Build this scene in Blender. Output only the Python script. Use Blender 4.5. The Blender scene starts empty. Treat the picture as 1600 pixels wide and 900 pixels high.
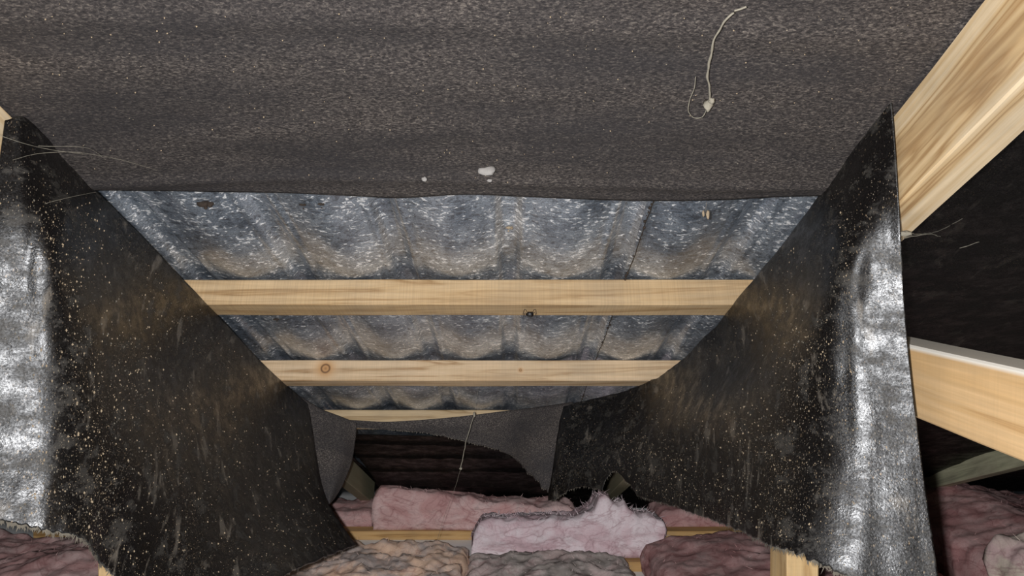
import bpy, bmesh, math, random
from mathutils import Vector, Matrix, noise

random.seed(7)
F = 1150.0                      # focal length in pixels of the 1600x900 photograph
TAN = 0.413                     # fall of the roof slope per metre
HM, HP = 0.55, 0.496            # height of the roof sheets / the underlay over the lens at y=0
scene = bpy.context.scene
COL = scene.collection

# ------------------------------------------------------------ camera, world, light, exposure
cam = bpy.data.cameras.new('camera')
cam.lens = 36.0 * F / 1600.0
cam.sensor_width = 36.0
cam.clip_start = 0.01
camo = bpy.data.objects.new('camera', cam)
camo.rotation_euler = (math.radians(90), 0, 0)
COL.objects.link(camo)
scene.camera = camo

world = bpy.data.worlds.new('world')
scene.world = world
world.use_nodes = True
world.node_tree.nodes['Background'].inputs[0].default_value = (0.8, 0.88, 1.0, 1)
world.node_tree.nodes['Background'].inputs[1].default_value = 0.025

def lamp(name, loc, power, radius, smooth):
    l = bpy.data.lights.new(name, 'POINT')
    l.energy = power
    l.shadow_soft_size = radius
    l.color = (0.975, 0.98, 1.0)
    l.use_nodes = True
    nt = l.node_tree
    em = nt.nodes['Emission']
    fo = nt.nodes.new('ShaderNodeLightFalloff')
    fo.inputs['Strength'].default_value = 1.0
    nt.links.new(fo.outputs[smooth], em.inputs['Strength'])
    o = bpy.data.objects.new(name, l)
    o.location = loc
    COL.objects.link(o)
lamp('camera_flash', (-0.021, 0.0, 0.004), 52.0, 0.006, 'Linear')

scene.view_settings.view_transform = 'Standard'
scene.view_settings.look = 'None'
scene.view_settings.gamma = 1.0
scene.view_settings.use_curve_mapping = False
scene.view_settings.exposure = 0.0

# ------------------------------------------------------------ helpers
def at(px, py, Y):
    return Vector(((px - 800.0) * Y / F, Y, (450.0 - py) * Y / F))

def on_plane(px, py, h=HP):
    Y = h / (TAN + (450.0 - py) / F)
    return at(px, py, Y)

def tag(o, label=None, cat=None, group=None, kind=None):
    if label: o['label'] = label
    if cat: o['category'] = cat
    if group: o['group'] = group
    if kind: o['kind'] = kind
    return o

def mesh_obj(name, verts, faces, mat, parent=None, smooth=True, uvs=None, origin=None):
    if origin is None:
        n = len(verts)
        mn = Vector((min(v[i] for v in verts) for i in range(3)))
        mx = Vector((max(v[i] for v in verts) for i in range(3)))
        origin = (mn + mx) / 2
    origin = Vector(origin)
    me = bpy.data.meshes.new(name)
    me.from_pydata([tuple(Vector(v) - origin) for v in verts], [], faces)
    if uvs:
        ul = me.uv_layers.new(name='UVMap')
        flat = []
        for p in me.polygons:
            for vi in p.vertices:
                flat += list(uvs[vi])
        ul.data.foreach_set('uv', flat)
    if smooth:
        me.polygons.foreach_set('use_smooth', [True] * len(me.polygons))
    me.materials.append(mat)
    me.update()
    o = bpy.data.objects.new(name, me)
    COL.objects.link(o)
    if parent is not None:
        o.parent = parent
        o.location = origin - parent.location
    else:
        o.location = origin
    return o

def fbm(v, octs=3, lac=2.1, gain=0.5):
    s, a = 0.0, 1.0
    v = Vector(v)
    for i in range(octs):
        s += a * noise.noise(v)
        v = v * lac + Vector((3.1, 7.7, 1.3))
        a *= gain
    return s

def catmull(P, t):
    n = len(P) - 1
    x = min(max(t, 0.0), 1.0) * n
    i = min(int(x), n - 1)
    f = x - i
    p1, p2 = P[i], P[i + 1]
    p0 = P[i - 1] if i > 0 else p1 * 2 - p2
    p3 = P[i + 2] if i + 2 <= n else p2 * 2 - p1
    return 0.5 * ((2 * p1) + (p2 - p0) * f + (2 * p0 - 5 * p1 + 4 * p2 - p3) * f * f + (3 * p1 - p0 - 3 * p2 + p3) * f ** 3)

def solidify(o, t):
    m = o.modifiers.new('thickness', 'SOLIDIFY')
    m.thickness = t
    m.offset = 0.0
    return m

# ------------------------------------------------------------ node helpers
class NT:
    def __init__(self, name):
        self.m = bpy.data.materials.new(name)
        self.m.use_nodes = True
        self.t = self.m.node_tree
        self.b = self.t.nodes['Principled BSDF']
    def n(self, typ, **kw):
        nd = self.t.nodes.new(typ)
        for k, v in kw.items():
            setattr(nd, k, v)
        return nd
    def l(self, a, b):
        self.t.links.new(a, b)
    def coords(self, kind='Object', scale=(1, 1, 1)):
        tc = self.n('ShaderNodeTexCoord')
        mp = self.n('ShaderNodeMapping')
        mp.inputs['Scale'].default_value = scale
        self.l(tc.outputs[kind], mp.inputs['Vector'])
        return mp.outputs['Vector']
    def noise(self, vec, scale, detail=3.0, rough=0.55, dist=0.0):
        nd = self.n('ShaderNodeTexNoise')
        nd.inputs['Scale'].default_value = scale
        nd.inputs['Detail'].default_value = detail
        nd.inputs['Roughness'].default_value = rough
        nd.inputs['Distortion'].default_value = dist
        self.l(vec, nd.inputs['Vector'])
        return nd.outputs['Fac']
    def voro(self, vec, scale, rnd=1.0):
        nd = self.n('ShaderNodeTexVoronoi')
        nd.inputs['Scale'].default_value = scale
        nd.inputs['Randomness'].default_value = rnd
        self.l(vec, nd.inputs['Vector'])
        return nd
    def ramp(self, fac, stops):
        nd = self.n('ShaderNodeValToRGB')
        el = nd.color_ramp.elements
        while len(el) < len(stops):
            el.new(0.5)
        for e, (p, c) in zip(el, stops):
            e.position = p
            if not isinstance(c, (tuple, list)):
                c = (c, c, c)
            e.color = (c[0], c[1], c[2], 1)
        self.l(fac, nd.inputs['Fac'])
        return nd.outputs['Color']
    def mix(self, fac, a, b, mode='MIX'):
        nd = self.n('ShaderNodeMix', data_type='RGBA', blend_type=mode)
        for s, v in ((0, fac), (6, a), (7, b)):
            if hasattr(v, 'links'):
                self.l(v, nd.inputs[s])
            elif s == 0:
                nd.inputs[0].default_value = v
            else:
                nd.inputs[s].default_value = (v[0], v[1], v[2], 1)
        return nd.outputs[2]
    def math(self, op, a, b=None, c=None):
        nd = self.n('ShaderNodeMath', operation=op)
        for i, v in enumerate((a, b, c)):
            if v is None: continue
            if hasattr(v, 'links'):
                self.l(v, nd.inputs[i])
            else:
                nd.inputs[i].default_value = v
        return nd.outputs[0]
    def bump(self, h, strength, dist):
        nd = self.n('ShaderNodeBump')
        nd.inputs['Strength'].default_value = strength
        nd.inputs['Distance'].default_value = dist
        self.l(h, nd.inputs['Height'])
        self.l(nd.outputs['Normal'], self.b.inputs['Normal'])
    def set(self, **kw):
        for k, v in kw.items():
            k = k.replace('_', ' ')
            if hasattr(v, 'links'):
                self.l(v, self.b.inputs[k])
            else:
                if isinstance(v, tuple): v = (v[0], v[1], v[2], 1)
                self.b.inputs[k].default_value = v

def pine(name, light, mid, dark, knots=(), scale=1.0, saw=0.0, grey=0.0, dim_green_end=None, top=None, soft=0.75):
    m = NT(name)
    v = m.coords('Object', (0.9 * scale, 14 * scale, 14 * scale))
    g = m.noise(v, 2.2, 4, 0.55, 1.2)
    rings = m.math('PINGPONG', m.math('MULTIPLY', g, 7.0), 1.0)
    c = m.ramp(rings, [(0.0, dark), (0.35, mid), (1.0, light)])
    v2 = m.coords('Object', (2.0, 5, 5))
    c = m.mix(m.ramp(m.noise(v2, 1.5, 3), [(0.35, 0.0), (0.7, soft)]), c, mid)
    v3 = m.coords('Object', (4, 180, 180))
    c = m.mix(0.35, c, m.ramp(m.noise(v3, 1.0, 3), [(0.3, 0.45), (0.7, 1.0)]), 'MULTIPLY')
    hgt = m.noise(v3, 1.0, 3)
    if saw:
        v4 = m.coords('Object', (350, 6, 6))
        s = m.noise(v4, 1.0, 1)
        c = m.mix(saw, c, m.ramp(s, [(0.35, 0.55), (0.6, 1.0)]), 'MULTIPLY')
    for (kx, ky, kz, r) in knots:
        tc = m.n('ShaderNodeTexCoord')
        vm = m.n('ShaderNodeVectorMath', operation='SUBTRACT')
        m.l(tc.outputs['Object'], vm.inputs[0]); vm.inputs[1].default_value = (kx, ky, kz)
        sc = m.n('ShaderNodeVectorMath', operation='MULTIPLY')
        m.l(vm.outputs[0], sc.inputs[0]); sc.inputs[1].default_value = (1 / r, 1.0 / r, 1.0 / r)
        ln = m.n('ShaderNodeVectorMath', operation='LENGTH')
        m.l(sc.outputs[0], ln.inputs[0])
        d = ln.outputs['Value']
        kc = m.ramp(m.math('MULTIPLY', d, 0.25), [(0.0, (0.30, 0.15, 0.06)), (0.14, (0.5, 0.27, 0.11)), (0.22, (0.12, 0.055, 0.025)), (0.30, (0.5, 0.28, 0.12)), (1.0, light)])
        c = m.mix(m.ramp(m.math('MULTIPLY', d, 0.25), [(0.25, 1.0), (0.95, 0.0)]), c, kc)
    v5 = m.coords('Object', (1, 1, 1))
    c = m.mix(m.ramp(m.noise(v5, 9, 5), [(0.45, 0.0), (0.75, 0.3 + grey)]), c, (0.20, 0.17, 0.13))
    if top:       # upper face mixed towards whitish
        sz = m.n('ShaderNodeSeparateXYZ'); m.l(m.coords('Object'), sz.inputs[0])
        c = m.mix(m.ramp(m.math('SUBTRACT', sz.outputs[2], top - 0.5), [(0.4985, 0.0), (0.5, 0.9)]), c, (0.85, 0.82, 0.74))
    if dim_green_end:      # greenish tone towards the eave, with dim far light put into the colour
        sx = m.n('ShaderNodeSeparateXYZ'); m.l(m.coords('Object'), sx.inputs[0])
        c = m.mix(m.ramp(m.math('ADD', sx.outputs[0], dim_green_end), [(0.0, 0.0), (0.25, 0.9)]), c, (0.30, 0.29, 0.19))
    m.set(Base_Color=c, Roughness=0.62)
    m.b.inputs['Specular IOR Level'].default_value = 0.3
    m.bump(hgt, 0.25, 0.0008)
    return m.m

def felt_material():
    # grey brown fibrous underside of the underlay
    m = NT('felt_paper')
    v = m.coords('Object', (95, 190, 190))
    fine = m.noise(v, 2.6, 4, 0.7, 0.6)
    c = m.ramp(fine, [(0.36, (0.016, 0.0135, 0.013)), (0.49, (0.050, 0.042, 0.039)), (0.58, (0.105, 0.089, 0.079)), (0.72, (0.27, 0.23, 0.19))])
    big = m.noise(m.coords('Object', (1.2, 4, 4)), 2.5, 4, 0.6)
    c = m.mix(m.ramp(big, [(0.32, 0.75), (0.62, 0.0)]), c, (0.026, 0.024, 0.026))
    vo = m.voro(m.coords('Object', (1, 1, 1)), 130)
    spots = m.ramp(vo.outputs['Distance'], [(0.05, 0.8), (0.10, 0.0)])
    pick = m.ramp(m.noise(m.coords('Object'), 60, 0), [(0.60, 0.0), (0.66, 1.0)])
    c = m.mix(m.math('MULTIPLY', spots, pick), c, (0.45, 0.38, 0.28))
    m.set(Base_Color=c, Roughness=0.8)
    m.b.inputs['Specular IOR Level'].default_value = 0.25
    m.bump(fine, 0.5, 0.001)
    return m.m

def bitumen_material(name='bitumen_paper', dust=1.0, rough=0.395, spec=1.0):
    # black coated face: glossy, with dust clouds and tan crumbs
    m = NT(name)
    uv = m.coords('UV', (1, 1, 1))
    cloud = m.noise(m.coords('UV', (1.0, 0.5, 1)), 29, 5, 0.66, 0.4)
    cloud2 = m.noise(m.coords('UV', (1, 0.7, 1)), 6, 3, 0.6)
    cm = m.math('ADD', m.math('MULTIPLY', cloud, 0.75), m.math('MULTIPLY', cloud2, 0.30))
    dustm = m.ramp(cm, [(0.59, 0.0), (0.65, 0.8 * dust)])
    c = m.mix(dustm, (0.003, 0.0024, 0.0023), (0.125, 0.108, 0.088))
    dens = m.ramp(m.noise(uv, 8, 3), [(0.36, 0.05), (0.66, 1.0)])
    fine = m.noise(m.coords('UV', (1, 0.45, 1)), 420, 3, 0.75)
    c = m.mix(m.math('MULTIPLY', m.ramp(fine, [(0.62, 0.0), (0.70, 0.7 * dust)]), dens), c, (0.135, 0.10, 0.07))
    for sc, th, pk, colr in ((230, 0.15, 0.66, (0.36, 0.26, 0.16)), (430, 0.18, 0.58, (0.40, 0.33, 0.25)), (90, 0.06, 0.6, (0.50, 0.38, 0.24))):
        vo = m.voro(m.coords('UV', (1.25, 0.7, 1)), sc)
        s = m.ramp(vo.outputs['Distance'], [(th * 0.8, 1.0), (th * 1.5, 0.0)])
        sepc = m.n('ShaderNodeSeparateColor'); m.l(vo.outputs['Color'], sepc.inputs[0])
        p = m.ramp(sepc.outputs[0], [(pk, 0.0), (pk + 0.04, 1.0)])
        k = m.math('MULTIPLY', m.math('MULTIPLY', s, p), m.math('MULTIPLY', dens, dust))
        c = m.mix(k, c, colr)
    bl = m.noise(m.coords('Object', (0.8, 0.8, 1.35)), 30, 6, 0.74)
    matte = m.ramp(bl, [(0.53, 0.0), (0.60, 1.0)])
    c = m.mix(m.math('MULTIPLY', matte, 0.42 * dust), c, (0.085, 0.078, 0.068))
    sparkle = m.noise(m.coords('Object'), 520, 2, 0.7)
    r = m.ramp(bl, [(0.36, rough - 0.12), (0.48, rough), (0.60, rough + 0.14)])
    sp = m.math('MULTIPLY', m.ramp(sparkle, [(0.35, 0.35), (0.62, 1.0)]), m.ramp(bl, [(0.38, spec), (0.62, spec * 0.45)]))
    m.set(Base_Color=c, Roughness=r)
    m.l(sp, m.b.inputs['Specular IOR Level'])
    wrk = m.noise(m.coords('Object', (0.9, 0.9, 1.3)), 80, 6, 0.72)
    h = m.math('ADD', m.math('MULTIPLY', wrk, 0.34), m.math('MULTIPLY', sparkle, 0.20))
    m.bump(h, 0.6, 0.002)
    return m.m

def metal_material():
    m = NT('galvanised_steel')
    v = m.coords('Object', (90, 130, 130))
    fl = m.noise(v, 1.0, 3, 0.6, 0.8)
    big = m.noise(m.coords('Object', (14, 9, 9)), 1.0, 4, 0.65)
    c = m.mix(m.ramp(big, [(0.35, 0.0), (0.65, 1.0)]), (0.24, 0.29, 0.36), (0.55, 0.62, 0.71))
    thr = m.math('ADD', fl, m.math('MULTIPLY', m.math('SUBTRACT', big, 0.5), 0.35))
    c = m.mix(m.ramp(thr, [(0.60, 0.0), (0.64, 1.0)]), c, (1.0, 1.0, 1.0))
    vo = m.voro(m.coords('Object', (0.8, 1.1, 1.1)), 115)
    sepc = m.n('ShaderNodeSeparateColor'); m.l(vo.outputs['Color'], sepc.inputs[0])
    pk = m.math('MULTIPLY', m.ramp(sepc.outputs[0], [(0.68, 0.0), (0.70, 1.0)]), m.ramp(vo.outputs['Distance'], [(0.20, 1.0), (0.30, 0.0)]))
    c = m.mix(m.math('MULTIPLY', pk, m.ramp(fl, [(0.42, 0.0), (0.5, 1.0)])), c, (1.0, 1.0, 1.0))
    c = m.mix(m.ramp(thr, [(0.36, 0.6), (0.46, 0.0)]), c, (0.08, 0.09, 0.11))
    grit = m.noise(m.coords('Object'), 420, 2, 0.7)
    c = m.mix(0.6, c, m.ramp(grit, [(0.38, 0.25), (0.62, 1.0)]), 'MULTIPLY')
    flk = m.math('MAXIMUM', m.ramp(thr, [(0.60, 0.0), (0.64, 1.0)]), pk)
    m.set(Base_Color=c, Metallic=m.math('SUBTRACT', 0.6, m.math('MULTIPLY', flk, 0.5)), Roughness=0.42)
    m.b.inputs['Coat Weight'].default_value = 0.65
    m.b.inputs['Coat Roughness'].default_value = 0.16
    m.b.inputs['Coat IOR'].default_value = 1.62
    m.bump(m.math('ADD', fl, m.math('MULTIPLY', grit, 0.15)), 0.55, 0.0022)
    return m.m

def batt_material(name, pink, pale, dirt, dirt_amt):
    m = NT(name)
    v = m.coords('Object', (1, 1, 1.4))
    a = m.noise(v, 9, 4, 0.55, 0.6)
    c = m.mix(m.ramp(a, [(0.38, 0.0), (0.60, 1.0)]), pink, pale)
    for sc, wd, am in ((7.0, 0.010, 0.55), (17.0, 0.018, 0.35)):
        cr = m.noise(m.coords('Object', (0.7, 0.7, 1.3)), sc, 3, 0.5, 1.4)
        vein = m.ramp(m.math('ABSOLUTE', m.math('SUBTRACT', cr, 0.5)), [(0.0, am), (wd, am * 0.35), (wd * 3.5, 0.0)])
        c = m.mix(vein, c, (pink[0] * 0.5, pink[1] * 0.36, pink[2] * 0.38))
    d = m.noise(v, 9, 5, 0.72, 0.5)
    c = m.mix(m.ramp(d, [(0.64 - 0.22 * dirt_amt, 0.0), (0.76 - 0.16 * dirt_amt, 0.85)]), c, dirt)
    fib = m.noise(m.coords('Object'), 190, 4, 0.75, 1.0)
    c = m.mix(0.3, c, m.ramp(fib, [(0.3, 0.5), (0.6, 1.0)]), 'MULTIPLY')
    m.set(Base_Color=c, Roughness=0.95)
    m.b.inputs['Specular IOR Level'].default_value = 0.1
    m.bump(m.math('ADD', a, m.math('MULTIPLY', fib, 0.2)), 0.5, 0.006)
    return m.m

def plain(name, col, rough=0.8, nz=0.25, sc=60):
    m = NT(name)
    f = m.noise(m.coords('Object'), sc, 4, 0.6)
    c = m.mix(m.ramp(f, [(0.3, 0.0), (0.7, nz)]), col, (col[0] * 0.35, col[1] * 0.35, col[2] * 0.35))
    m.set(Base_Color=c, Roughness=rough)
    return m.m

M_FELT = felt_material()
M_BIT = bitumen_material()
M_BIT_FAR = bitumen_material('bitumen_paper_clean', 0.14, 0.5, 0.25)
M_METAL = metal_material()
PL, PM, PD = (0.66, 0.47, 0.27), (0.55, 0.37, 0.19), (0.36, 0.21, 0.09)
M_P1 = pine('pine_first_purlin', PL, PM, PD, knots=[(0.035 - 0.1, -0.02, 0.03, 0.004)], saw=0.25)
M_P2 = pine('pine_second_purlin', (0.72, 0.53, 0.34), (0.62, 0.44, 0.26), (0.38, 0.22, 0.10), knots=[(-0.4395, -0.0255, 0.004, 0.011), (0.02, -0.026, 0.0, 0.003)], saw=0.15)
M_P3 = pine('pine_third_purlin', (0.60, 0.45, 0.27), (0.5, 0.36, 0.2), (0.34, 0.22, 0.1))
M_RAFT = pine('pine_rafter', (0.80, 0.64, 0.43), (0.66, 0.46, 0.24), (0.36, 0.20, 0.08), scale=0.7, dim_green_end=-0.2, knots=[(-0.97, 0.0225, -0.02, 0.009)], soft=0.3)
M_STRUT = pine('pine_strut', (0.82, 0.55, 0.29), (0.74, 0.47, 0.22), (0.60, 0.35, 0.15), saw=0.07, scale=0.8, top=0.0365)
M_GREEN = pine('treated_pine', (0.52, 0.50, 0.34), (0.42, 0.41, 0.27), (0.24, 0.24, 0.16), grey=0.2)
M_WEB = pine('pine_web', (0.70, 0.49, 0.25), (0.62, 0.41, 0.19), (0.42, 0.24, 0.09), saw=0.1)
M_BATTEN = pine('pine_batten', (0.70, 0.45, 0.20), (0.6, 0.36, 0.14), (0.42, 0.23, 0.08))
M_WHITE = plain('plasterboard', (0.92, 0.92, 0.90), 0.7, 0.1)
M_WEBBY = plain('dusty_cobweb', (0.30, 0.27, 0.21), 0.9, 0.4, 300)
M_TAN = plain('tan_crumb', (0.36, 0.275, 0.18), 0.9, 0.4, 200)
M_PALE = plain('pale_flake', (0.32, 0.30, 0.28), 0.8, 0.3, 200)
M_RUST = plain('rusty_debris', (0.045, 0.03, 0.02), 0.9, 0.6, 200)
M_BLACK = plain('dark_shell', (0.012, 0.009, 0.008), 0.35, 0.3, 200)
M_FRAY = plain('frayed_paper', (0.15, 0.13, 0.10), 0.95, 0.5, 150)

# ------------------------------------------------------------ the setting: roof, ceiling lining under the joists
roof = bpy.data.objects.new('ceiling', None)
roof.location = (0, 1.8, HM - TAN * 1.8)
COL.objects.link(roof)
tag(roof, kind='structure')
DEL = math.atan(TAN)
SD = Vector((0, math.cos(DEL), -math.sin(DEL)))
ND = Vector((0, math.sin(DEL), math.cos(DEL)))
RIBS = [(-0.005 + 0.1825 * k) for k in range(-14, 15)]

def rib_profile(x):
    d = min(abs(x - r) for r in RIBS)
    z = 0.0
    if d < 0.009: z = 0.011
    elif d < 0.022: z = 0.011 * (0.022 - d) / 0.013
    dd = min(d, 0.09)
    z += 0.0095 * 0.5 * (1 + math.cos(min(1.0, max(0.0, (dd - 0.022) / 0.069)) * math.pi))
    # a shallow stiffening swage beside each rib
    s = abs(d - 0.034)
    if s < 0.005: z += 0.0018 * (1 - s / 0.005)
    return z

def roof_sheet(x0, x1, off, jag=None):
    xs = []
    x = x0
    while x < x1 - 1e-6:
        xs.append(x); x += 0.0045
    xs.append(x1)
    y0, y1 = -1.2, 3.72
    ys = [y0 + (y1 - y0) * j / 70.0 for j in range(71)]
    V, Fc = [], []
    for y in ys:
        base = Vector((0, y, HM - TAN * y))
        for i, x in enumerate(xs):
            xx = x
            if jag and ((jag > 0 and i == len(xs) - 1) or (jag < 0 and i == 0)):
                xx += 0.004 * noise.noise(Vector((y * 9, 3, 1)))
            z = rib_profile(x) + off + 0.0012 * noise.noise(Vector((x * 5, y * 7, 2)))
            V.append(base + Vector((xx, 0, 0)) + ND * z)
    n = len(xs)
    for j in range(len(ys) - 1):
        for i in range(n - 1):
            a = j * n + i
            Fc.append((a, a + 1, a + n + 1, a + n))
    o = mesh_obj('roof_sheet', V, Fc, M_METAL, roof)
    return o
roof_sheet(-2.6, 0.199, 0.0018, 1)
roof_sheet(0.196, 2.6, 0.0, -1)

V, Fc = [], []
NX, NY = 20, 14
for j in range(NY + 1):
    for i in range(NX + 1):
        V.append((-2.6 + 5.2 * i / NX, 0.0 + 3.8 * j / NY, -1.0))
for j in range(NY):
    for i in range(NX):
        a = j * (NX + 1) + i
        Fc.append((a, a + 1, a + NX + 2, a + NX + 1))
fl = mesh_obj('floor', V, Fc, M_WHITE)
solidify(fl, 0.01).offset = -1.0
tag(fl, kind='structure')

# ------------------------------------------------------------ timbers
def timber(name, p0, p1, w, h, mat, up=(0, 0, 1), label=None, cat='timber', group=None, step=0.06, wob=0.0006):
    """bar from p0 to p1 (centre line); w = width across, h = height along up"""
    p0, p1 = Vector(p0), Vector(p1)
    ax = (p1 - p0); L = ax.length; ax.normalize()
    side = Vector(up).cross(ax).normalized()
    upv = ax.cross(side).normalized()
    R = Matrix((ax, side, upv)).transposed()
    n = max(2, int(L / step))
    b = min(w, h) * 0.045
    prof = []
    for sx, sy in ((-1, -1), (1, -1), (1, 1), (-1, 1)):
        cx, cy = sx * w / 2, sy * h / 2
        if sx * sy > 0:
            prof += [(cx, cy - sy * b), (cx - sx * b, cy)] 
        else:
            prof += [(cx - sx * b, cy), (cx, cy - sy * b)]
    # order: walk round the section
    prof.sort(key=lambda q: math.atan2(q[1] / h, q[0] / w))
    V, Fc = [], []
    sd = random.random() * 50
    for i in range(n + 1):
        x = -L / 2 + L * i / n
        for (a, c) in prof:
            k = noise.noise(Vector((x * 6 + sd, a * 30, c * 30)))
            V.append(Vector((x, a * (1 + wob / w * 4 * k), c * (1 + wob / h * 4 * k))))
    m = len(prof)
    for i in range(n):
        for k in range(m):
            a = i * m + k; bb = i * m + (k + 1) % m
            Fc.append((a, bb, bb + m, a + m))
    Fc.append(tuple(range(m))[::-1]); Fc.append(tuple(n * m + k for k in range(m)))
    me = bpy.data.meshes.new(name)
    me.from_pydata([tuple(v) for v in V], [], Fc)
    bm = bmesh.new(); bm.from_mesh(me); bmesh.ops.recalc_face_normals(bm, faces=bm.faces); bm.to_mesh(me); bm.free()
    me.materials.append(mat)
    o = bpy.data.objects.new(name, me)
    o.matrix_world = Matrix.Translation((p0 + p1) / 2) @ R.to_4x4()
    COL.objects.link(o)
    tag(o, label, cat, group)
    return o

def purlin(y, w, h, mat, label):
    P = Vector((0, y, HM - TAN * y)) + SD * (w / 2) - ND * (h / 2 + 0.0005)
    return timber('purlin', P + Vector((-1.9, 0, 0)), P + Vector((1.9, 0, 0)), w, h, mat, up=ND, label=label, cat='purlin', group='purlins under the metal roof')
purlin(1.293, 0.055, 0.0475, M_P1, 'sawn pine purlin nearest the viewer, topmost and widest of the three')
purlin(1.743, 0.052, 0.050, M_P2, 'sawn pine purlin with a round knot, middle of the three')
purlin(2.222, 0.055, 0.048, M_P3, 'dull pine purlin farthest off, partly behind the sagging grey paper')

def rafter(x0, x1, mat, label, y0, y1, hp=0.489, dep=0.098, skew=0.0):
    xc = (x0 + x1) / 2 + 0.0051 * (skew > 0)
    hc = hp - dep / 2
    return timber('rafter', (xc - skew * y0, y0, hc - TAN * y0), (xc - skew * y1, y1, hc - TAN * y1), x1 - x0, dep * math.cos(DEL), mat, up=ND, label=label, cat='rafter', group='sloping rafters')
rafter(0.39, 0.435, M_RAFT, 'pale pine rafter sloping down behind the right hanging sheet', -0.4, 3.25)
rafter(-0.5365, -0.4915, M_RAFT, 'pine rafter at the upper left corner behind the left hanging sheet', -0.4, 3.25, skew=0.0377)
rafter(1.58, 1.625, M_GREEN, 'greenish grey rafter in the dark bay at far right', 0.6, 3.25)

timber('strut', (0.4575, -0.25, -0.108 - 0.04 * 0.95 - 0.0), (0.4575, 1.0, -0.105 + 0.04 * 0.3), 0.045, 0.078, M_STRUT, label='orange pine strut with whitish top running level right of the right hanging sheet', cat='strut')
timber('post', (0.4075, 1.065, -0.995), (0.4075, 1.065, -0.05), 0.045, 0.07, M_WEB, up=(0, 1, 0), label='upright pine post under the torn hem of the right hanging sheet', cat='post', group='upright truss posts')
timber('post', (-0.5575, 1.065, -0.995), (-0.5575, 1.065, -0.05), 0.045, 0.07, M_WEB, up=(0, 1, 0), label='upright pine post at the lower left corner behind the left hanging sheet', cat='post', group='upright truss posts')

timber('ceiling_batten', (-1.9, 2.62, -0.9825), (1.9, 2.62, -0.9825), 0.057, 0.035, M_BATTEN, label='nearer pine ceiling batten, in front of the bright pink torn batt', cat='batten', group='ceiling battens')
timber('ceiling_batten', (-1.9, 2.95, -0.9825), (1.9, 2.95, -0.9825), 0.057, 0.035, M_BATTEN, label='farther orange pine ceiling batten, under the long rear pink batt', cat='batten', group='ceiling battens')

# ------------------------------------------------------------ paper sheets
def sheet(name, rows, nu, nv, mat, th=0.0016, tear=None, wrinkle=None, parent=None):
    """rows: control rows of points (top to bottom); tear(u)->how far the lower hem reaches (v)"""
    V, UV, Fc = [], [], []
    R = [[Vector(p) for p in r] for r in rows]
    for j in range(nv + 1):
        for i in range(nu + 1):
            u = i / nu
            vm = tear(u) if tear else 1.0
            v = j / nv * vm
            V.append(catmull([catmull(r, u) for r in R], v))
    n = nu + 1
    # metric uv
    su = [0.0]
    jm = nv // 2
    for i in range(nu):
        su.append(su[-1] + (V[jm * n + i + 1] - V[jm * n + i]).length)
    for j in range(nv + 1):
        for i in range(n):
            if j == 0: UV.append((su[i], 0.0))
            else: UV.append((su[i], UV[(j - 1) * n + i][1] + (V[j * n + i] - V[(j - 1) * n + i]).length))
    if wrinkle:
        W = []
        for k, p in enumerate(V):
            i, j = k % n, k // n
            a = V[j * n + min(i + 1, nu)] - V[j * n + max(i - 1, 0)]
            b = V[min(j + 1, nv) * n + i] - V[max(j - 1, 0) * n + i]
            nn = a.cross(b)
            if nn.length > 1e-12: nn.normalize()
            W.append(p + nn * wrinkle(i / nu, j / nv, p))
        V = W
    for j in range(nv):
        for i in range(nu):
            a = j * n + i
            Fc.append((a, a + 1, a + n + 1, a + n))
    o = mesh_obj(name, V, Fc, mat, parent, uvs=UV)
    if th: solidify(o, th)
    return o, V, n

def fray(parent, pts, n, length, mat, down=Vector((0, 0, -1)), spread=0.6, width=0.0012):
    """ragged fibres along a torn edge, one joined part"""
    V, Fc = [], []
    for k in range(n):
        i = random.randrange(len(pts) - 1)
        p = pts[i].lerp(pts[i + 1], random.random())
        tdir = (pts[i + 1] - pts[i]).normalized()
        d = (down + tdir * random.uniform(-spread, spread) + Vector([random.uniform(-.4, .4) for _ in range(3)])).normalized()
        L = length * random.uniform(0.3, 1.0)
        w = width * random.uniform(0.6, 1.6)
        a = len(V)
        bend = Vector([random.uniform(-.3, .3) for _ in range(3)]) * L
        s = tdir * w
        V += [p - s, p + s, p + d * L * 0.5 + s * 0.7 + bend * 0.3, p + d * L * 0.5 - s * 0.7 + bend * 0.3, p + d * L + bend]
        Fc += [(a, a + 1, a + 2, a + 3), (a + 3, a + 2, a + 4)]
    o = mesh_obj('frayed_edge', V, Fc, mat, parent, smooth=False)
    o['kind'] = 'stuff'
    return o

# upper sheet, lying on the rafters above the viewer
def edge_x(u): return -0.60 + 1.02 * u
hem = [(100, 297), (150, 298), (280, 301), (400, 304), (520, 307), (640, 311), (750, 314), (830, 309), (950, 313), (1050, 317), (1150, 318), (1230, 314), (1275, 307), (1310, 304)]
hem_w = [on_plane(a, b, 0.492) for a, b in hem]
rows = []
for yy in (-1.2, -0.6, -0.1, 0.2, 0.45, 0.6, 0.75, 0.86):
    rows.append([Vector((-0.61 + (1.035) * i / 13.0, yy, 0.492 - TAN * yy)) for i in range(14)])
rows.append([Vector((-0.61 + (1.035) * i / 13.0, hem_w[i].y, 0.492 - TAN * hem_w[i].y)) for i in range(14)])
def wr_up(u, v, p):
    s = -math.sin(max(0, min(1, u)) * math.pi) ** 0.7 * 0.006
    band = math.exp(-((p.y - 0.645 - 0.01 * math.sin(p.x * 5)) / 0.012) ** 2) * 0.0035
    band2 = math.exp(-((p.y - 0.89 - 0.008 * math.sin(p.x * 7)) / 0.010) ** 2) * 0.003
    return s + band + band2 + 0.0035 * fbm((p.x * 2.2, p.y * 9, 4), 3) + 0.0012 * fbm((p.x * 9, p.y * 22, 1), 2)
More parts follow.
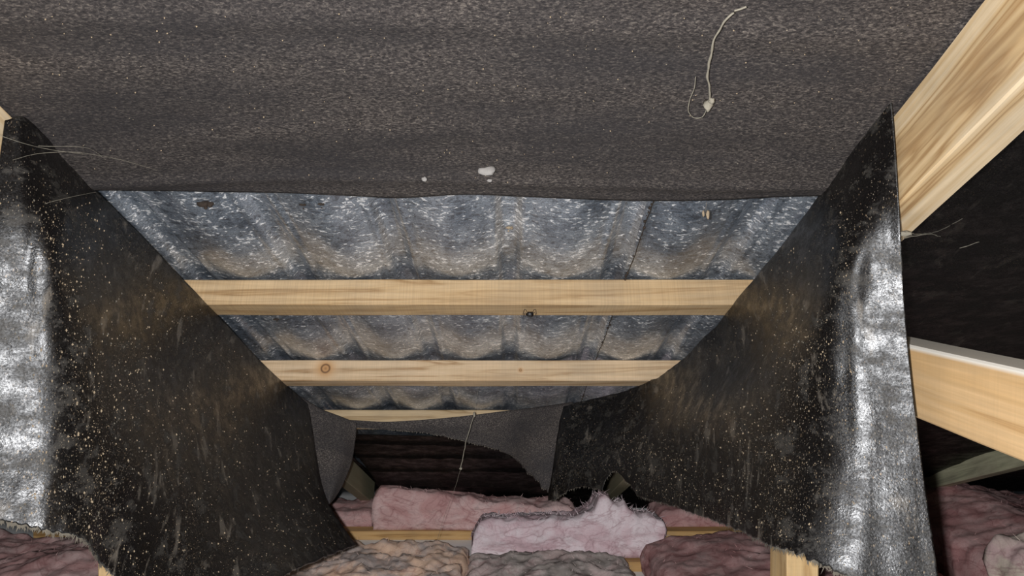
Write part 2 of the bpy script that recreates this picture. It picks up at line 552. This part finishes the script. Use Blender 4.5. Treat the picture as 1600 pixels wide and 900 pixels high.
up, upV, upn = sheet('underlay_sheet', rows, 130, 120, M_FELT, 0.0018, wrinkle=lambda u, v, p: -wr_up(u, v, p) * (1.0))
tag(up, 'grey brown felt underlay spread overhead across the top of the view', 'roofing paper')

# right-hand and far intact underlay
def flat_underlay(x0, x1, y0, y1, label, amp=1.0, seed=0, dip=0.0):
    K = 8
    rows = [[Vector((x0 + (x1 - x0) * i / K, y0 + (y1 - y0) * j / K, HP - TAN * (y0 + (y1 - y0) * j / K) - dip * (j / K) ** (6 if x0 > 0 else 2))) for i in range(K + 1)] for j in range(K + 1)]
    def wr(u, v, p):
        s = math.sin(u * math.pi) ** 0.7 * 0.010
        t = p.y * 17 + 0.8 * fbm((p.x * 1.5 + seed, p.y, 2), 2)
        ridge = (1 - abs(math.sin(t))) ** 4
        return -s - 0.002 - amp * (0.009 * ridge + 0.005 * fbm((p.x * 1.5 + seed, p.y * 5, 5), 2))
    o, _, _ = sheet('underlay_sheet', rows, 70, 110, M_BIT_FAR, 0.0016, wrinkle=wr)
    tag(o, label, 'roofing paper')
    return o
flat_underlay(0.437, 1.577, -0.8, 3.26, 'black underlay intact above the bay right of the pale rafter', 0.7, 3, 0.115)
flat_underlay(1.627, 2.6, -0.8, 3.55, 'black underlay beyond the greenish rafter at far right', 0.6, 5)
flat_underlay(-2.6, -0.582, -0.8, 3.55, 'black underlay hidden above the bay left of the left hanging sheet', 0.6, 9)
flat_underlay(-0.548, 0.386, 2.30, 3.26, 'black wrinkled underlay low down at the eave behind the pink batts', 1.25, 1, 0.115)

# right curtain
def top(pts): return [on_plane(a, b) for a, b in pts]
def row(pts): return [at(*p) for p in pts]
RC = [top([(1392, 156), (1347, 215), (1303, 277), (1262, 331), (1215, 393), (1165, 452), (1108, 521), (1047, 577), (985, 608), (880, 635)]),
      row([(1405, 320, .736), (1365, 345, .752), (1325, 385, .768), (1285, 430, .81), (1238, 480, .93), (1188, 530, 1.08), (1120, 580, 1.30), (1050, 620, 1.52), (975, 645, 1.75), (873, 670, 1.93)]),
      row([(1415, 500, .738), (1370, 500, .751), (1325, 515, .763), (1275, 545, .793), (1220, 583, .87), (1160, 620, 1.02), (1095, 650, 1.22), (1030, 675, 1.45), (965, 690, 1.68), (867, 706, 1.88)]),
      row([(1436, 690, .726), (1385, 685, .736), (1330, 690, .749), (1275, 697, .775), (1215, 705, .84), (1155, 712, .96), (1095, 718, 1.15), (1035, 722, 1.37), (955, 722, 1.62), (862, 742, 1.84)]),
      row([(1474, 960, .683), (1400, 940, .696), (1320, 900, .713), (1250, 866, .745), (1200, 850, .80), (1150, 826, .92), (1095, 806, 1.09), (1035, 786, 1.29), (955, 770, 1.55), (856, 782, 1.8)])]
def tearR(u):
    t = 1.0 + 0.018 * noise.noise(Vector((u * 60, 1, 0))) + 0.010 * noise.noise(Vector((u * 190, 4, 0)))
    if 0.905 < u < 0.985:
        t -= 0.09 * math.sin((u - 0.905) / 0.08 * math.pi) ** 0.6
    if 0.835 < u < 0.905:
        t -= 0.17 * math.sin(min(1, (0.905 - u) / 0.026) * math.pi / 2) ** 0.5 * (1 if u > 0.879 else ((u - 0.835) / 0.044) ** 0.7)
    return min(t, 1.0 + 0.1) if t < 1.0 else t
def ext(P):  # one extra control row so the hem may dip below
    P = [list(r) for r in P]
    P.append([a + (a - b) * 0.25 for a, b in zip(P[-1], P[-2])])
    return P
def tear_ext(f, n):   # n rows before the extension: full hem at n-1 / n
    return lambda u: min(1.0, f(u) * (n - 1) / n) if f(u) <= 1 else min(1.0, ((n - 1) + (f(u) - 1) * 4 * (n - 1) / 1.0 * 0.25) / n)
def wr_curt(u, v, p):
    far = max(0.0, u - 0.45)
    return 0.0009 * fbm((u * 12, v * 5, 2), 2) + far * 0.016 * fbm((u * 24, v * 2.0, 7), 3) + 0.0004 * fbm((p.x * 22, p.y * 22, p.z * 30), 2)
cr, crV, crn = sheet('hanging_underlay', ext(RC), 220, 130, M_BIT, 0.0018, tear=tear_ext(tearR, 5), wrinkle=wr_curt)
tag(cr, 'torn black underlay hanging from the right rafter with white glare down its near edge', 'roofing paper')
hemR = crV[130 * crn:131 * crn]
fray(cr, hemR[40:], 600, 0.007, M_FRAY, width=0.0007)

# left curtain
LC = [top([(8, 186), (60, 213), (105, 253), (150, 299), (220, 369), (285, 437), (345, 498), (410, 568), (480, 631)]),
      row([(-15, 350, .702), (45, 355, .719), (95, 375, .745), (140, 405, .82), (195, 455, .95), (252, 510, 1.07), (322, 565, 1.25), (402, 620, 1.50), (487, 668, 1.88)]),
      row([(-30, 520, .697), (30, 515, .7136), (90, 520, .735), (140, 540, .78), (195, 570, .88), (255, 605, 1.01), (325, 650, 1.19), (405, 690, 1.42), (494, 715, 1.80)]),
      row([(-40, 690, .688), (25, 680, .7037), (95, 680, .725), (145, 700, .765), (200, 730, .82), (265, 770, .92), (345, 790, 1.07), (430, 790, 1.30), (508, 778, 1.70)]),
      row([(-60, 800, .668), (5, 814, .681), (70, 828, .695), (128, 842, .72), (165, 888, .76), (240, 950, .80), (350, 950, .92), (462, 890, 1.12), (556, 852, 1.58)])]
LC[0][0] = at(8, 188, .735); LC[0][1] = at(43, 187, .755)
def tearL(u): return 1.0 + 0.012 * noise.noise(Vector((u * 60, 1, 5))) + 0.008 * noise.noise(Vector((u * 190, 4, 5)))
def wr_l(u, v, p):
    return -(0.0012 * fbm((u * 12, v * 5, 12), 2) + 0.0004 * fbm((p.x * 20, p.y * 20, p.z * 28), 2))
cl, clV, cln = sheet('hanging_underlay', ext(LC), 200, 130, M_BIT, 0.0018, tear=tear_ext(tearL, 5), wrinkle=wr_l)
tag(cl, 'torn black underlay hanging from the left rafter, speckled with tan crumbs', 'roofing paper')
fray(cl, clV[130 * cln:131 * cln], 600, 0.007, M_FRAY, width=0.0007)

# grey flap behind the left curtain, and the sagging grey strip across
FL = [row([(470, 620, 2.02), (500, 638, 2.03), (530, 650, 2.04), (557, 661, 2.06)]),
      row([(475, 660, 2.0), (505, 672, 2.0), (535, 680, 2.01), (555, 686, 2.04)]),
      row([(480, 710, 1.96), (508, 718, 1.95), (532, 722, 1.96), (549, 724, 2.0)]),
      row([(490, 760, 1.92), (510, 758, 1.91), (524, 757, 1.92), (536, 757, 1.96)]),
      row([(500, 800, 1.90), (508, 795, 1.89), (514, 788, 1.89), (521, 781, 1.93)])]
fp, _, _ = sheet('underlay_flap', FL, 40, 50, M_FELT, 0.0018, wrinkle=lambda u, v, p: 0.002 * fbm((p.x * 12, p.z * 12, 3), 2))
tag(fp, 'curled grey felt flap behind the far edge of the left hanging sheet', 'roofing paper')
CP = [row([(545, 656, 2.12), (600, 659, 2.15), (660, 656, 2.15), (725, 650, 2.14), (790, 642, 2.10), (840, 636, 2.05), (895, 628, 1.99)]),
      row([(548, 660, 2.12), (605, 664, 2.145), (665, 665, 2.14), (730, 667, 2.13), (790, 668, 2.08), (835, 670, 2.02), (888, 672, 1.96)]),
      row([(551, 664, 2.115), (610, 669, 2.14), (670, 672, 2.13), (735, 683, 2.11), (790, 693, 2.06), (830, 705, 1.99), (880, 730, 1.93)]),
      row([(554, 668, 2.11), (612, 672, 2.135), (672, 678, 2.12), (740, 694, 2.10), (795, 711, 2.05), (828, 745, 1.97), (868, 785, 1.90)])]
cp, cpV, cpn = sheet('underlay_strip', CP, 110, 24, M_FELT, 0.0018, tear=lambda u: min(1, 0.97 + 0.05 * noise.noise(Vector((u * 30, 8, 8))) + 0.03 * noise.noise(Vector((u * 90, 8, 8)))))
tag(cp, 'sagging grey felt strip strung between the two hanging sheets below the third purlin', 'roofing paper')
fray(cp, cpV[24 * cpn:25 * cpn], 180, 0.005, M_FRAY)

# ------------------------------------------------------------ insulation
M_PINK_A = batt_material('pink_wool', (0.62, 0.36, 0.34), (0.74, 0.53, 0.50), (0.42, 0.32, 0.30), 0.25)
M_PINK_B = batt_material('bright_pink_wool', (0.76, 0.56, 0.59), (0.90, 0.78, 0.80), (0.55, 0.43, 0.45), 0.15)
M_PEACH = batt_material('peach_grey_wool', (0.84, 0.58, 0.42), (0.76, 0.60, 0.52), (0.38, 0.33, 0.31), 0.75)
M_GREY = batt_material('dusty_grey_wool', (0.60, 0.47, 0.44), (0.76, 0.66, 0.62), (0.32, 0.28, 0.25), 0.95)
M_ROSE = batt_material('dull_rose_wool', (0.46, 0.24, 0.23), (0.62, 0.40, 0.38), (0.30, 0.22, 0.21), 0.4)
M_PALEW = batt_material('pale_cream_wool', (0.72, 0.52, 0.50), (0.78, 0.68, 0.56), (0.55, 0.47, 0.33), 0.3)

def batt(x0, x1, y0, y1, z0, topf, mat, label, step=0.011, amp=0.014, seed=0, fibres=150, flen=0.02, skew=0.0, rot=0.0):
    nx = max(4, int((x1 - x0) / step)); ny = max(4, int((y1 - y0) / step)); nz = 10
    idx, V, Fc = {}, [], []
    cx, cy = (x0 + x1) / 2, (y0 + y1) / 2
    def vert(i, j, k):
        key = (i, j, k)
        if key in idx: return idx[key]
        a, b, c = i / nx, j / ny, k / nz
        x = x0 + (x1 - x0) * a; y = y0 + (y1 - y0) * b
        H = min(topf(x, y), 0.455 - TAN * (y + 0.03)) - z0
        z = z0 + H * c
        # round the edges
        ex = min(a * (x1 - x0), (1 - a) * (x1 - x0)); ey = min(b * (y1 - y0), (1 - b) * (y1 - y0))
        r = 0.022
        drop = 0
        for e in (ex, ey):
            if e < r: drop += (1 - math.sqrt(max(0, 1 - ((r - e) / r) ** 2))) * r * c
        z -= drop
        p = Vector((x, y, z))
        q = p * 7 + Vector((seed * 3.3, seed * 1.7, seed))
        big = fbm(q, 2)
        rid = 1 - abs(noise.noise(q * 2.1 + Vector((5, 1, 2)))) * 2.2
        fine = fbm(q * 6, 3)
        w = 0.25 + 0.75 * min(1, c * 3)
        nn = Vector(((a - .5) * 2 if (i in (0, nx)) else 0, (b - .5) * 2 if (j in (0, ny)) else 0, 1.0 if k == nz else 0.0))
        if nn.length > 0: nn.normalize()
        lam = 0.009 * noise.noise(Vector((x * 4 + seed, y * 4, z * 34)))   # layers of the felted wool
        disp = amp * (0.9 * big + 0.5 * rid + 0.28 * fine)
        p += nn * disp * w
        if j in (0, ny) or i in (0, nx): p += Vector((nn.x, nn.y, 0)) * lam
        p.x += skew * (z - z0)
        if rot:
            dx, dy = p.x - cx, p.y - cy
            p.x = cx + dx * math.cos(rot) - dy * math.sin(rot); p.y = cy + dx * math.sin(rot) + dy * math.cos(rot)
        p.z = max(p.z, z0)
        idx[key] = len(V); V.append(p)
        return idx[key]
    def face(f, A, B):
        for a in range(A):
            for b in range(B):
                Fc.append((f(a, b), f(a + 1, b), f(a + 1, b + 1), f(a, b + 1)))
    face(lambda a, b: vert(a, b, nz), nx, ny)
    face(lambda a, b: vert(b, a, 0), ny, nx)
    face(lambda a, b: vert(a, 0, b), nx, nz)
    face(lambda a, b: vert(b, ny, a), nz, nx)
    face(lambda a, b: vert(0, b, a), nz, ny)
    face(lambda a, b: vert(nx, a, b), ny, nz)
    o = mesh_obj('insulation_batt', V, Fc, mat)
    tag(o, label, 'insulation', 'glass wool batts on the ceiling')
    if fibres:
        fv, ff = [], []
        ups = [v for v in V if v.z > z0 + 0.03]
        for _ in range(fibres):
            p = random.choice(ups)
            d = Vector((random.uniform(-1, 1), random.uniform(-.8, .2), random.uniform(0.0, 1))).normalized()
            L = flen * random.uniform(0.3, 1); s = Vector((random.uniform(-1, 1), 0, random.uniform(-1, 1))).normalized() * 0.0006
            bd = Vector([random.uniform(-.4, .4) for _ in range(3)]) * L
            a = len(fv)
            fv += [p - s * 1.6, p + s * 1.6, p + d * L * .5 + s + bd * .3, p + d * L * .5 - s + bd * .3, p + d * L + bd]
            ff += [(a, a + 1, a + 2, a + 3), (a + 3, a + 2, a + 4)]
        c = mesh_obj('loose_fibres', fv, ff, mat, o, smooth=False)
        c['kind'] = 'stuff'
    return o

def prof(pts, Y):
    P = [((px - 800) * Y / F, (450 - py) * Y / F) for px, py in pts]
    def f(x, y):
        if x <= P[0][0]: return P[0][1]
        for (a, za), (b, zb) in zip(P, P[1:]):
            if x <= b: return za + (zb - za) * (x - a) / (b - a)
        return P[-1][1]
    return f
topA = prof([(585, 764), (610, 763), (640, 768), (690, 775), (730, 781), (790, 788), (840, 792), (865, 785), (885, 790), (905, 800)], 2.96)
batt(-0.556, 0.255, 2.935, 3.12, -0.965, lambda x, y: topA(x, y) - 0.35 * max(0, y - 3.05), M_PINK_A, 'long rear pink batt with ragged top, standing behind the farther batten', seed=1, step=0.009, fibres=200, skew=0.10)
topB = prof([(738, 830), (750, 816), (770, 812), (850, 812), (900, 812), (915, 802), (928, 793), (937, 776), (948, 775), (957, 787), (967, 790), (975, 786), (985, 800), (1000, 810), (1020, 806), (1042, 815)], 2.65)
batt(-0.145, 0.553, 2.625, 2.90, -0.962, lambda x, y: topB(x, y) - 0.25 * max(0, y - 2.68), M_PINK_B, 'bright pale pink batt with a torn wispy peak, in front of the rear batt', seed=2, step=0.008, fibres=700, flen=0.03)
batt(-0.70, -0.150, 1.75, 2.46, -0.995, lambda x, y: -0.852 - 0.05 * max(0, 2.2 - y), M_PEACH, 'peach and grey batt at bottom centre left beside the left sheet hem', seed=3, step=0.008, fibres=500, amp=0.026)
batt(-0.142, 0.375, 1.75, 2.44, -0.995, lambda x, y: -0.893 + 0.025 * math.sin((x + .14) / .52 * math.pi), M_GREY, 'dusty grey batt lying at bottom centre below the bright pink batt', seed=4, step=0.008, fibres=500, amp=0.022)
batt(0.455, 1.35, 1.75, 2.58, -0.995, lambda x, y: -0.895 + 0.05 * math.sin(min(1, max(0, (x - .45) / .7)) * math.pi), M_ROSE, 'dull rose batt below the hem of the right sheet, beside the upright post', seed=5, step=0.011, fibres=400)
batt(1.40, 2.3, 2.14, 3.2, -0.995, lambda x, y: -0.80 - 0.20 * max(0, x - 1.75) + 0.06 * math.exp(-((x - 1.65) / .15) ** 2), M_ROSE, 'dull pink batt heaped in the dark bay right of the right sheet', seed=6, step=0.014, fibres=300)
batt(1.36, 1.95, 1.55, 2.10, -0.995, lambda x, y: -0.675 - 0.10 * abs(x - 1.7), M_PALEW, 'pale cream batt at the lower right corner', seed=7, step=0.011, fibres=500, amp=0.02)
batt(-2.0, -0.71, 1.75, 2.575, -0.995, lambda x, y: -0.83 + 0.02 * math.sin(x * 9) - 0.02 * math.sin(y * 8), M_PINK_A, 'crumpled pink and grey batt at the lower left corner below the left sheet', seed=8, step=0.012, fibres=500, amp=0.02)
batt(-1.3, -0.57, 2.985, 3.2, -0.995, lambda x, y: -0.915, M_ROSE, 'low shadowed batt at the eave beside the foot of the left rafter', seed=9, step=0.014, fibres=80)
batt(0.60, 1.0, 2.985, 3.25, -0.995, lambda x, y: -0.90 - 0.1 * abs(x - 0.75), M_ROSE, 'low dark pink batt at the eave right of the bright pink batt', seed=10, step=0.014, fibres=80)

# ------------------------------------------------------------ cobwebs and small debris
def strand(pts, r):
    """smooth tube through points; returns verts, faces"""
    n = max(6, len(pts) * 7)
    C = [catmull(pts, i / n) for i in range(n + 1)]
    V, Fc = [], []
    for i, c in enumerate(C):
        t = (C[min(i + 1, n)] - C[max(i - 1, 0)]).normalized()
        a = t.orthogonal().normalized(); b = t.cross(a)
        rr = r * (0.75 + 0.7 * abs(noise.noise(c * 70)))
        c = c + (a * noise.noise(c * 60) + b * noise.noise(c * 60 + Vector((9, 9, 9)))) * r * 1.5
        for k in range(5):
            an = k / 5 * 2 * math.pi
            V.append(c + (a * math.cos(an) + b * math.sin(an)) * rr)
    for i in range(n):
        for k in range(5):
            p = i * 5 + k; q = i * 5 + (k + 1) % 5
            Fc.append((p, q, q + 5, p + 5))
    return V, Fc
def lump(c, r, seed=0, squash=(1, 1, 1)):
    bm = bmesh.new()
    bmesh.ops.create_icosphere(bm, subdivisions=2, radius=1.0)
    V = []
    for v in bm.verts:
        k = 1 + 0.55 * noise.noise(v.co * 1.8 + Vector((seed, seed, 0)))
        V.append(Vector(c) + Vector((v.co.x * squash[0], v.co.y * squash[1], v.co.z * squash[2])) * r * k)
    Fc = [tuple(x.index for x in f.verts) for f in bm.faces]
    bm.free()
    return V, Fc
def join(parts):
    V, Fc = [], []
    for v, f in parts:
        n = len(V); V += v; Fc += [tuple(i + n for i in g) for g in f]
    return V, Fc
def thing(name, parts, mat, label, cat, group=None):
    V, Fc = join(parts)
    return tag(mesh_obj(name, V, Fc, mat), label, cat, group)

def under(px, py, g=0.009):
    p = on_plane(px, py, 0.486)
    return p - Vector((0, 0, g))
s1 = [under(*p) for p in ((1165, -8), (1140, 6), (1124, 28), (1114, 55), (1108, 85), (1106, 105), (1110, 128), (1109, 145))]
s2 = [under(*p) for p in ((1106, 152), (1098, 168), (1085, 170), (1076, 160), (1077, 142), (1085, 122), (1088, 105))]
thing('cobweb', [strand(s1, 0.0011), strand(s2, 0.0005), lump(under(1106, 150), 0.0055, 3, (0.8, 0.6, 1.1)), lump(under(1112, 143), 0.003, 5)], M_WEBBY,
      'dusty cobweb strand with a lump hanging from the overhead felt', 'cobweb')
d = [at(752, 560, 1.76), at(748, 600, 1.80), at(741, 648, 1.86), at(728, 690, 1.9), at(720, 732, 1.95), at(710, 765, 2.0), at(695, 805, 2.1), at(683, 845, 2.2)]
thing('cobweb', [strand(d[:3], 0.0004), strand(d[2:5], 0.0013), strand(d[4:], 0.0004), lump(d[2], 0.005, 1, (0.6, 0.6, 1.5)), lump(d[4], 0.0035, 2)], M_WEBBY,
      'thin beaded cobweb hanging from the middle purlin down to the batts', 'cobweb')
lw = [[(-10, 208, .6), (30, 222, .62), (70, 232, .66), (130, 241, .72)], [(20, 250, .62), (60, 240, .66), (120, 238, .70), (190, 250, .76), (245, 266, .82)], [(60, 228, .66), (130, 230, .70), (150, 238, .74), (160, 246, .76)], [(70, 318, .68), (110, 308, .72), (150, 300, .80)]]
thing('cobweb', [strand([at(*p) for p in q], 0.0002) for q in lw], M_WEBBY, 'fine cobweb strands across the top of the left hanging sheet', 'cobweb')
rw = [[(1410, 362, .74), (1440, 366, .80), (1475, 357, .9), (1530, 325, 1.0), (1600, 275, 1.1)], [(1500, 388, 1.0), (1530, 378, 1.02), (1552, 371, 1.04)], [(1412, 372, .76), (1450, 366, .8), (1470, 370, .86)]]
thing('cobweb', [strand([at(*p) for p in q], 0.0006) for q in rw] + [lump(at(1415, 365, .75), 0.004, 4, (1.6, .6, .8))], M_WEBBY, 'cobweb strands under the end of the pale right rafter', 'cobweb')

# pale droppings stuck to the overhead felt
for k, (px, py, r, sq, lab) in enumerate(((762, 267, .0085, (1.3, .35, .6), 'large pale grey flake on the overhead felt near its hem'),
                                          (663, 280, .0034, (1, .4, .9), 'small round pale flake left of the large flake'),
                                          (765, 282, .0025, (1.1, .4, .8), 'small pale flake just below the large flake'))):
    p = on_plane(px, py, 0.484)
    thing('flake', [lump(p, r, k, sq)], M_PALE, lab, 'flake', 'pale flakes on the overhead felt')
# crumbs over the felt, one stuff part
prt = []
for k in range(170):
    px, py = random.uniform(20, 1420), random.uniform(5, 295)
    if px < 150 + (py - 298) * 0.95 + 10 or px > 1390 - (py - 155) * 0.8 - 20: continue
    prt.append(lump(on_plane(px, py, 0.4865), random.uniform(0.0003, 0.0008), k, (1, .5, 1)))
Vv, Ff = join(prt)
o = mesh_obj('crumbs', Vv, Ff, M_TAN, up); o['kind'] = 'stuff'
# two dangling casings at the hem, insect on the first purlin
thing('seed_casing', [lump(at(1099, 334, 0.925), 0.0032, 1, (0.5, 0.4, 1.4)), strand([at(1104, 315, .935), at(1103, 324, .93), at(1102, 332, .925)], 0.0002), lump(at(1106, 335, .925), 0.004, 2, (0.5, 0.4, 1.5))], M_TAN,
      'pair of tan casings dangling from the felt hem at upper right', 'debris')
ins = [lump(at(828, 491, 1.283), 0.0062, 2, (1, .7, .8))] + [strand([at(828 + a * 3, 490, 1.28), at(828 + a * 8, 486 + b, 1.278), at(828 + a * 11, 494 + b, 1.283)], 0.0005) for a in (-1, 1) for b in (-3, 3)]
thing('dead_insect', ins, M_BLACK, 'small dark insect curled on the lower edge of the nearest purlin', 'insect')
# debris in the lap of the roof sheets and under the hem
lap = []
for k in range(60):
    y = random.uniform(0.98, 2.2)
    s = random.choice([0.0012, 0.0018, 0.003]) * (1.6 if y < 1.22 and random.random() < 0.3 else 1)
    lap.append(lump(Vector((0.199 + 0.004 * noise.noise(Vector((y * 9, 3, 1))) + random.uniform(-.002, .002), y, HM - TAN * y - 0.001)), s, k, (0.7, 1.6, 0.8)))
Vv, Ff = join(lap)
o = mesh_obj('lap_debris', Vv, Ff, M_RUST, roof); o['kind'] = 'stuff'
lapline = strand([Vector((0.199 + 0.004 * noise.noise(Vector((y * 9, 3, 1))), y, HM - TAN * y - 0.0006)) for y in [0.9 + 0.1 * i for i in range(16)]], 0.0009)
mesh_obj('lap_seam', lapline[0], lapline[1], M_RUST, roof)
def metal_pt(px, py): return on_plane(px, py, HM)
for k, (px, py, r, lab) in enumerate(((319, 315, .0075, 'largest rusty clump on the roof sheet under the felt hem at left'), (472, 316, .003, 'small rusty clump on the roof sheet, second from left'), (501, 315, .003, 'small rusty clump on the roof sheet, third from left'), (795, 352, .004, 'tan speck on the central rib of the roof sheet'), (431, 496, .004, 'small pale lump on the roof sheet just below the first purlin at left'))):
    p = metal_pt(px, py) - ND * 0.004
    thing('debris_clump', [lump(p, r, k, (1.2, 1, .6)), lump(p + Vector((r, .003, 0)), r * .6, k + 9), lump(p + Vector((-.2 * r, .010, -.004)), r * .35, k + 5)], M_RUST if k != 3 else M_TAN, lab, 'debris')

# tan crumbs stuck on the two curtains
def grain(c, r, k):
    d = [Vector((1, 0, 0)), Vector((0, 1, 0)), Vector((-1, 0, 0)), Vector((0, -1, 0)), Vector((0, 0, 1.3)), Vector((0, 0, -1.3))]
    V = [c + q * r * random.uniform(0.6, 1.4) for q in d]
    return V, [(0, 1, 4), (1, 2, 4), (2, 3, 4), (3, 0, 4), (1, 0, 5), (2, 1, 5), (3, 2, 5), (0, 3, 5)]
def crumbs_on(Vs, n, cnt, parent, side, u0, u1, seed, rmin, rmax, name='crumbs', mat=None, clump=0.0):
    random.seed(seed)
    prt = []
    nr = len(Vs) // n
    while len(prt) < cnt:
        fj, fi = random.uniform(0.05, 0.97), random.uniform(u0, u1)
        if clump and noise.noise(Vector((fi * 7 + seed, fj * 4, 3))) * 0.9 + fj * 0.9 < random.random() * clump: continue
        j = int(fj * (nr - 1)); i = int(fi * (n - 1))
        p = Vs[j * n + i]
        a = Vs[j * n + min(i + 1, n - 1)] - p; b = Vs[min(j + 1, nr - 1) * n + i] - p
        nn = a.cross(b).normalized() * side
        p = p + a * random.random() + b * random.random()
        r = rmin + (rmax - rmin) * random.random() ** 5
        prt.append(grain(p + nn * 0.0011, r, k=0))
    Vv, Ff = join(prt)
    o = mesh_obj(name, Vv, Ff, mat or M_TAN, parent, smooth=False); o['kind'] = 'stuff'
def toward(Vs, n):
    p = Vs[len(Vs) // 2]; i = len(Vs) // 2
    nn = (Vs[i + 1] - Vs[i - 1]).cross(Vs[i + n] - Vs[i])
    return 1 if nn.dot(-p) > 0 else -1
crumbs_on(clV, cln, 2600, cl, toward(clV, cln), 0.16, 0.99, 3, 0.00025, 0.0013, clump=0.75)
crumbs_on(clV, cln, 1500, cl, toward(clV, cln), 0.10, 0.99, 6, 0.00025, 0.0011, 'dust_grains', M_FRAY, 1.0)
crumbs_on(crV, crn, 2400, cr, toward(crV, crn), 0.2, 0.99, 4, 0.00025, 0.0011, clump=0.9)
crumbs_on(crV, crn, 1500, cr, toward(crV, crn), 0.2, 0.99, 8, 0.00025, 0.0011, 'dust_grains', M_FRAY, 0.9)
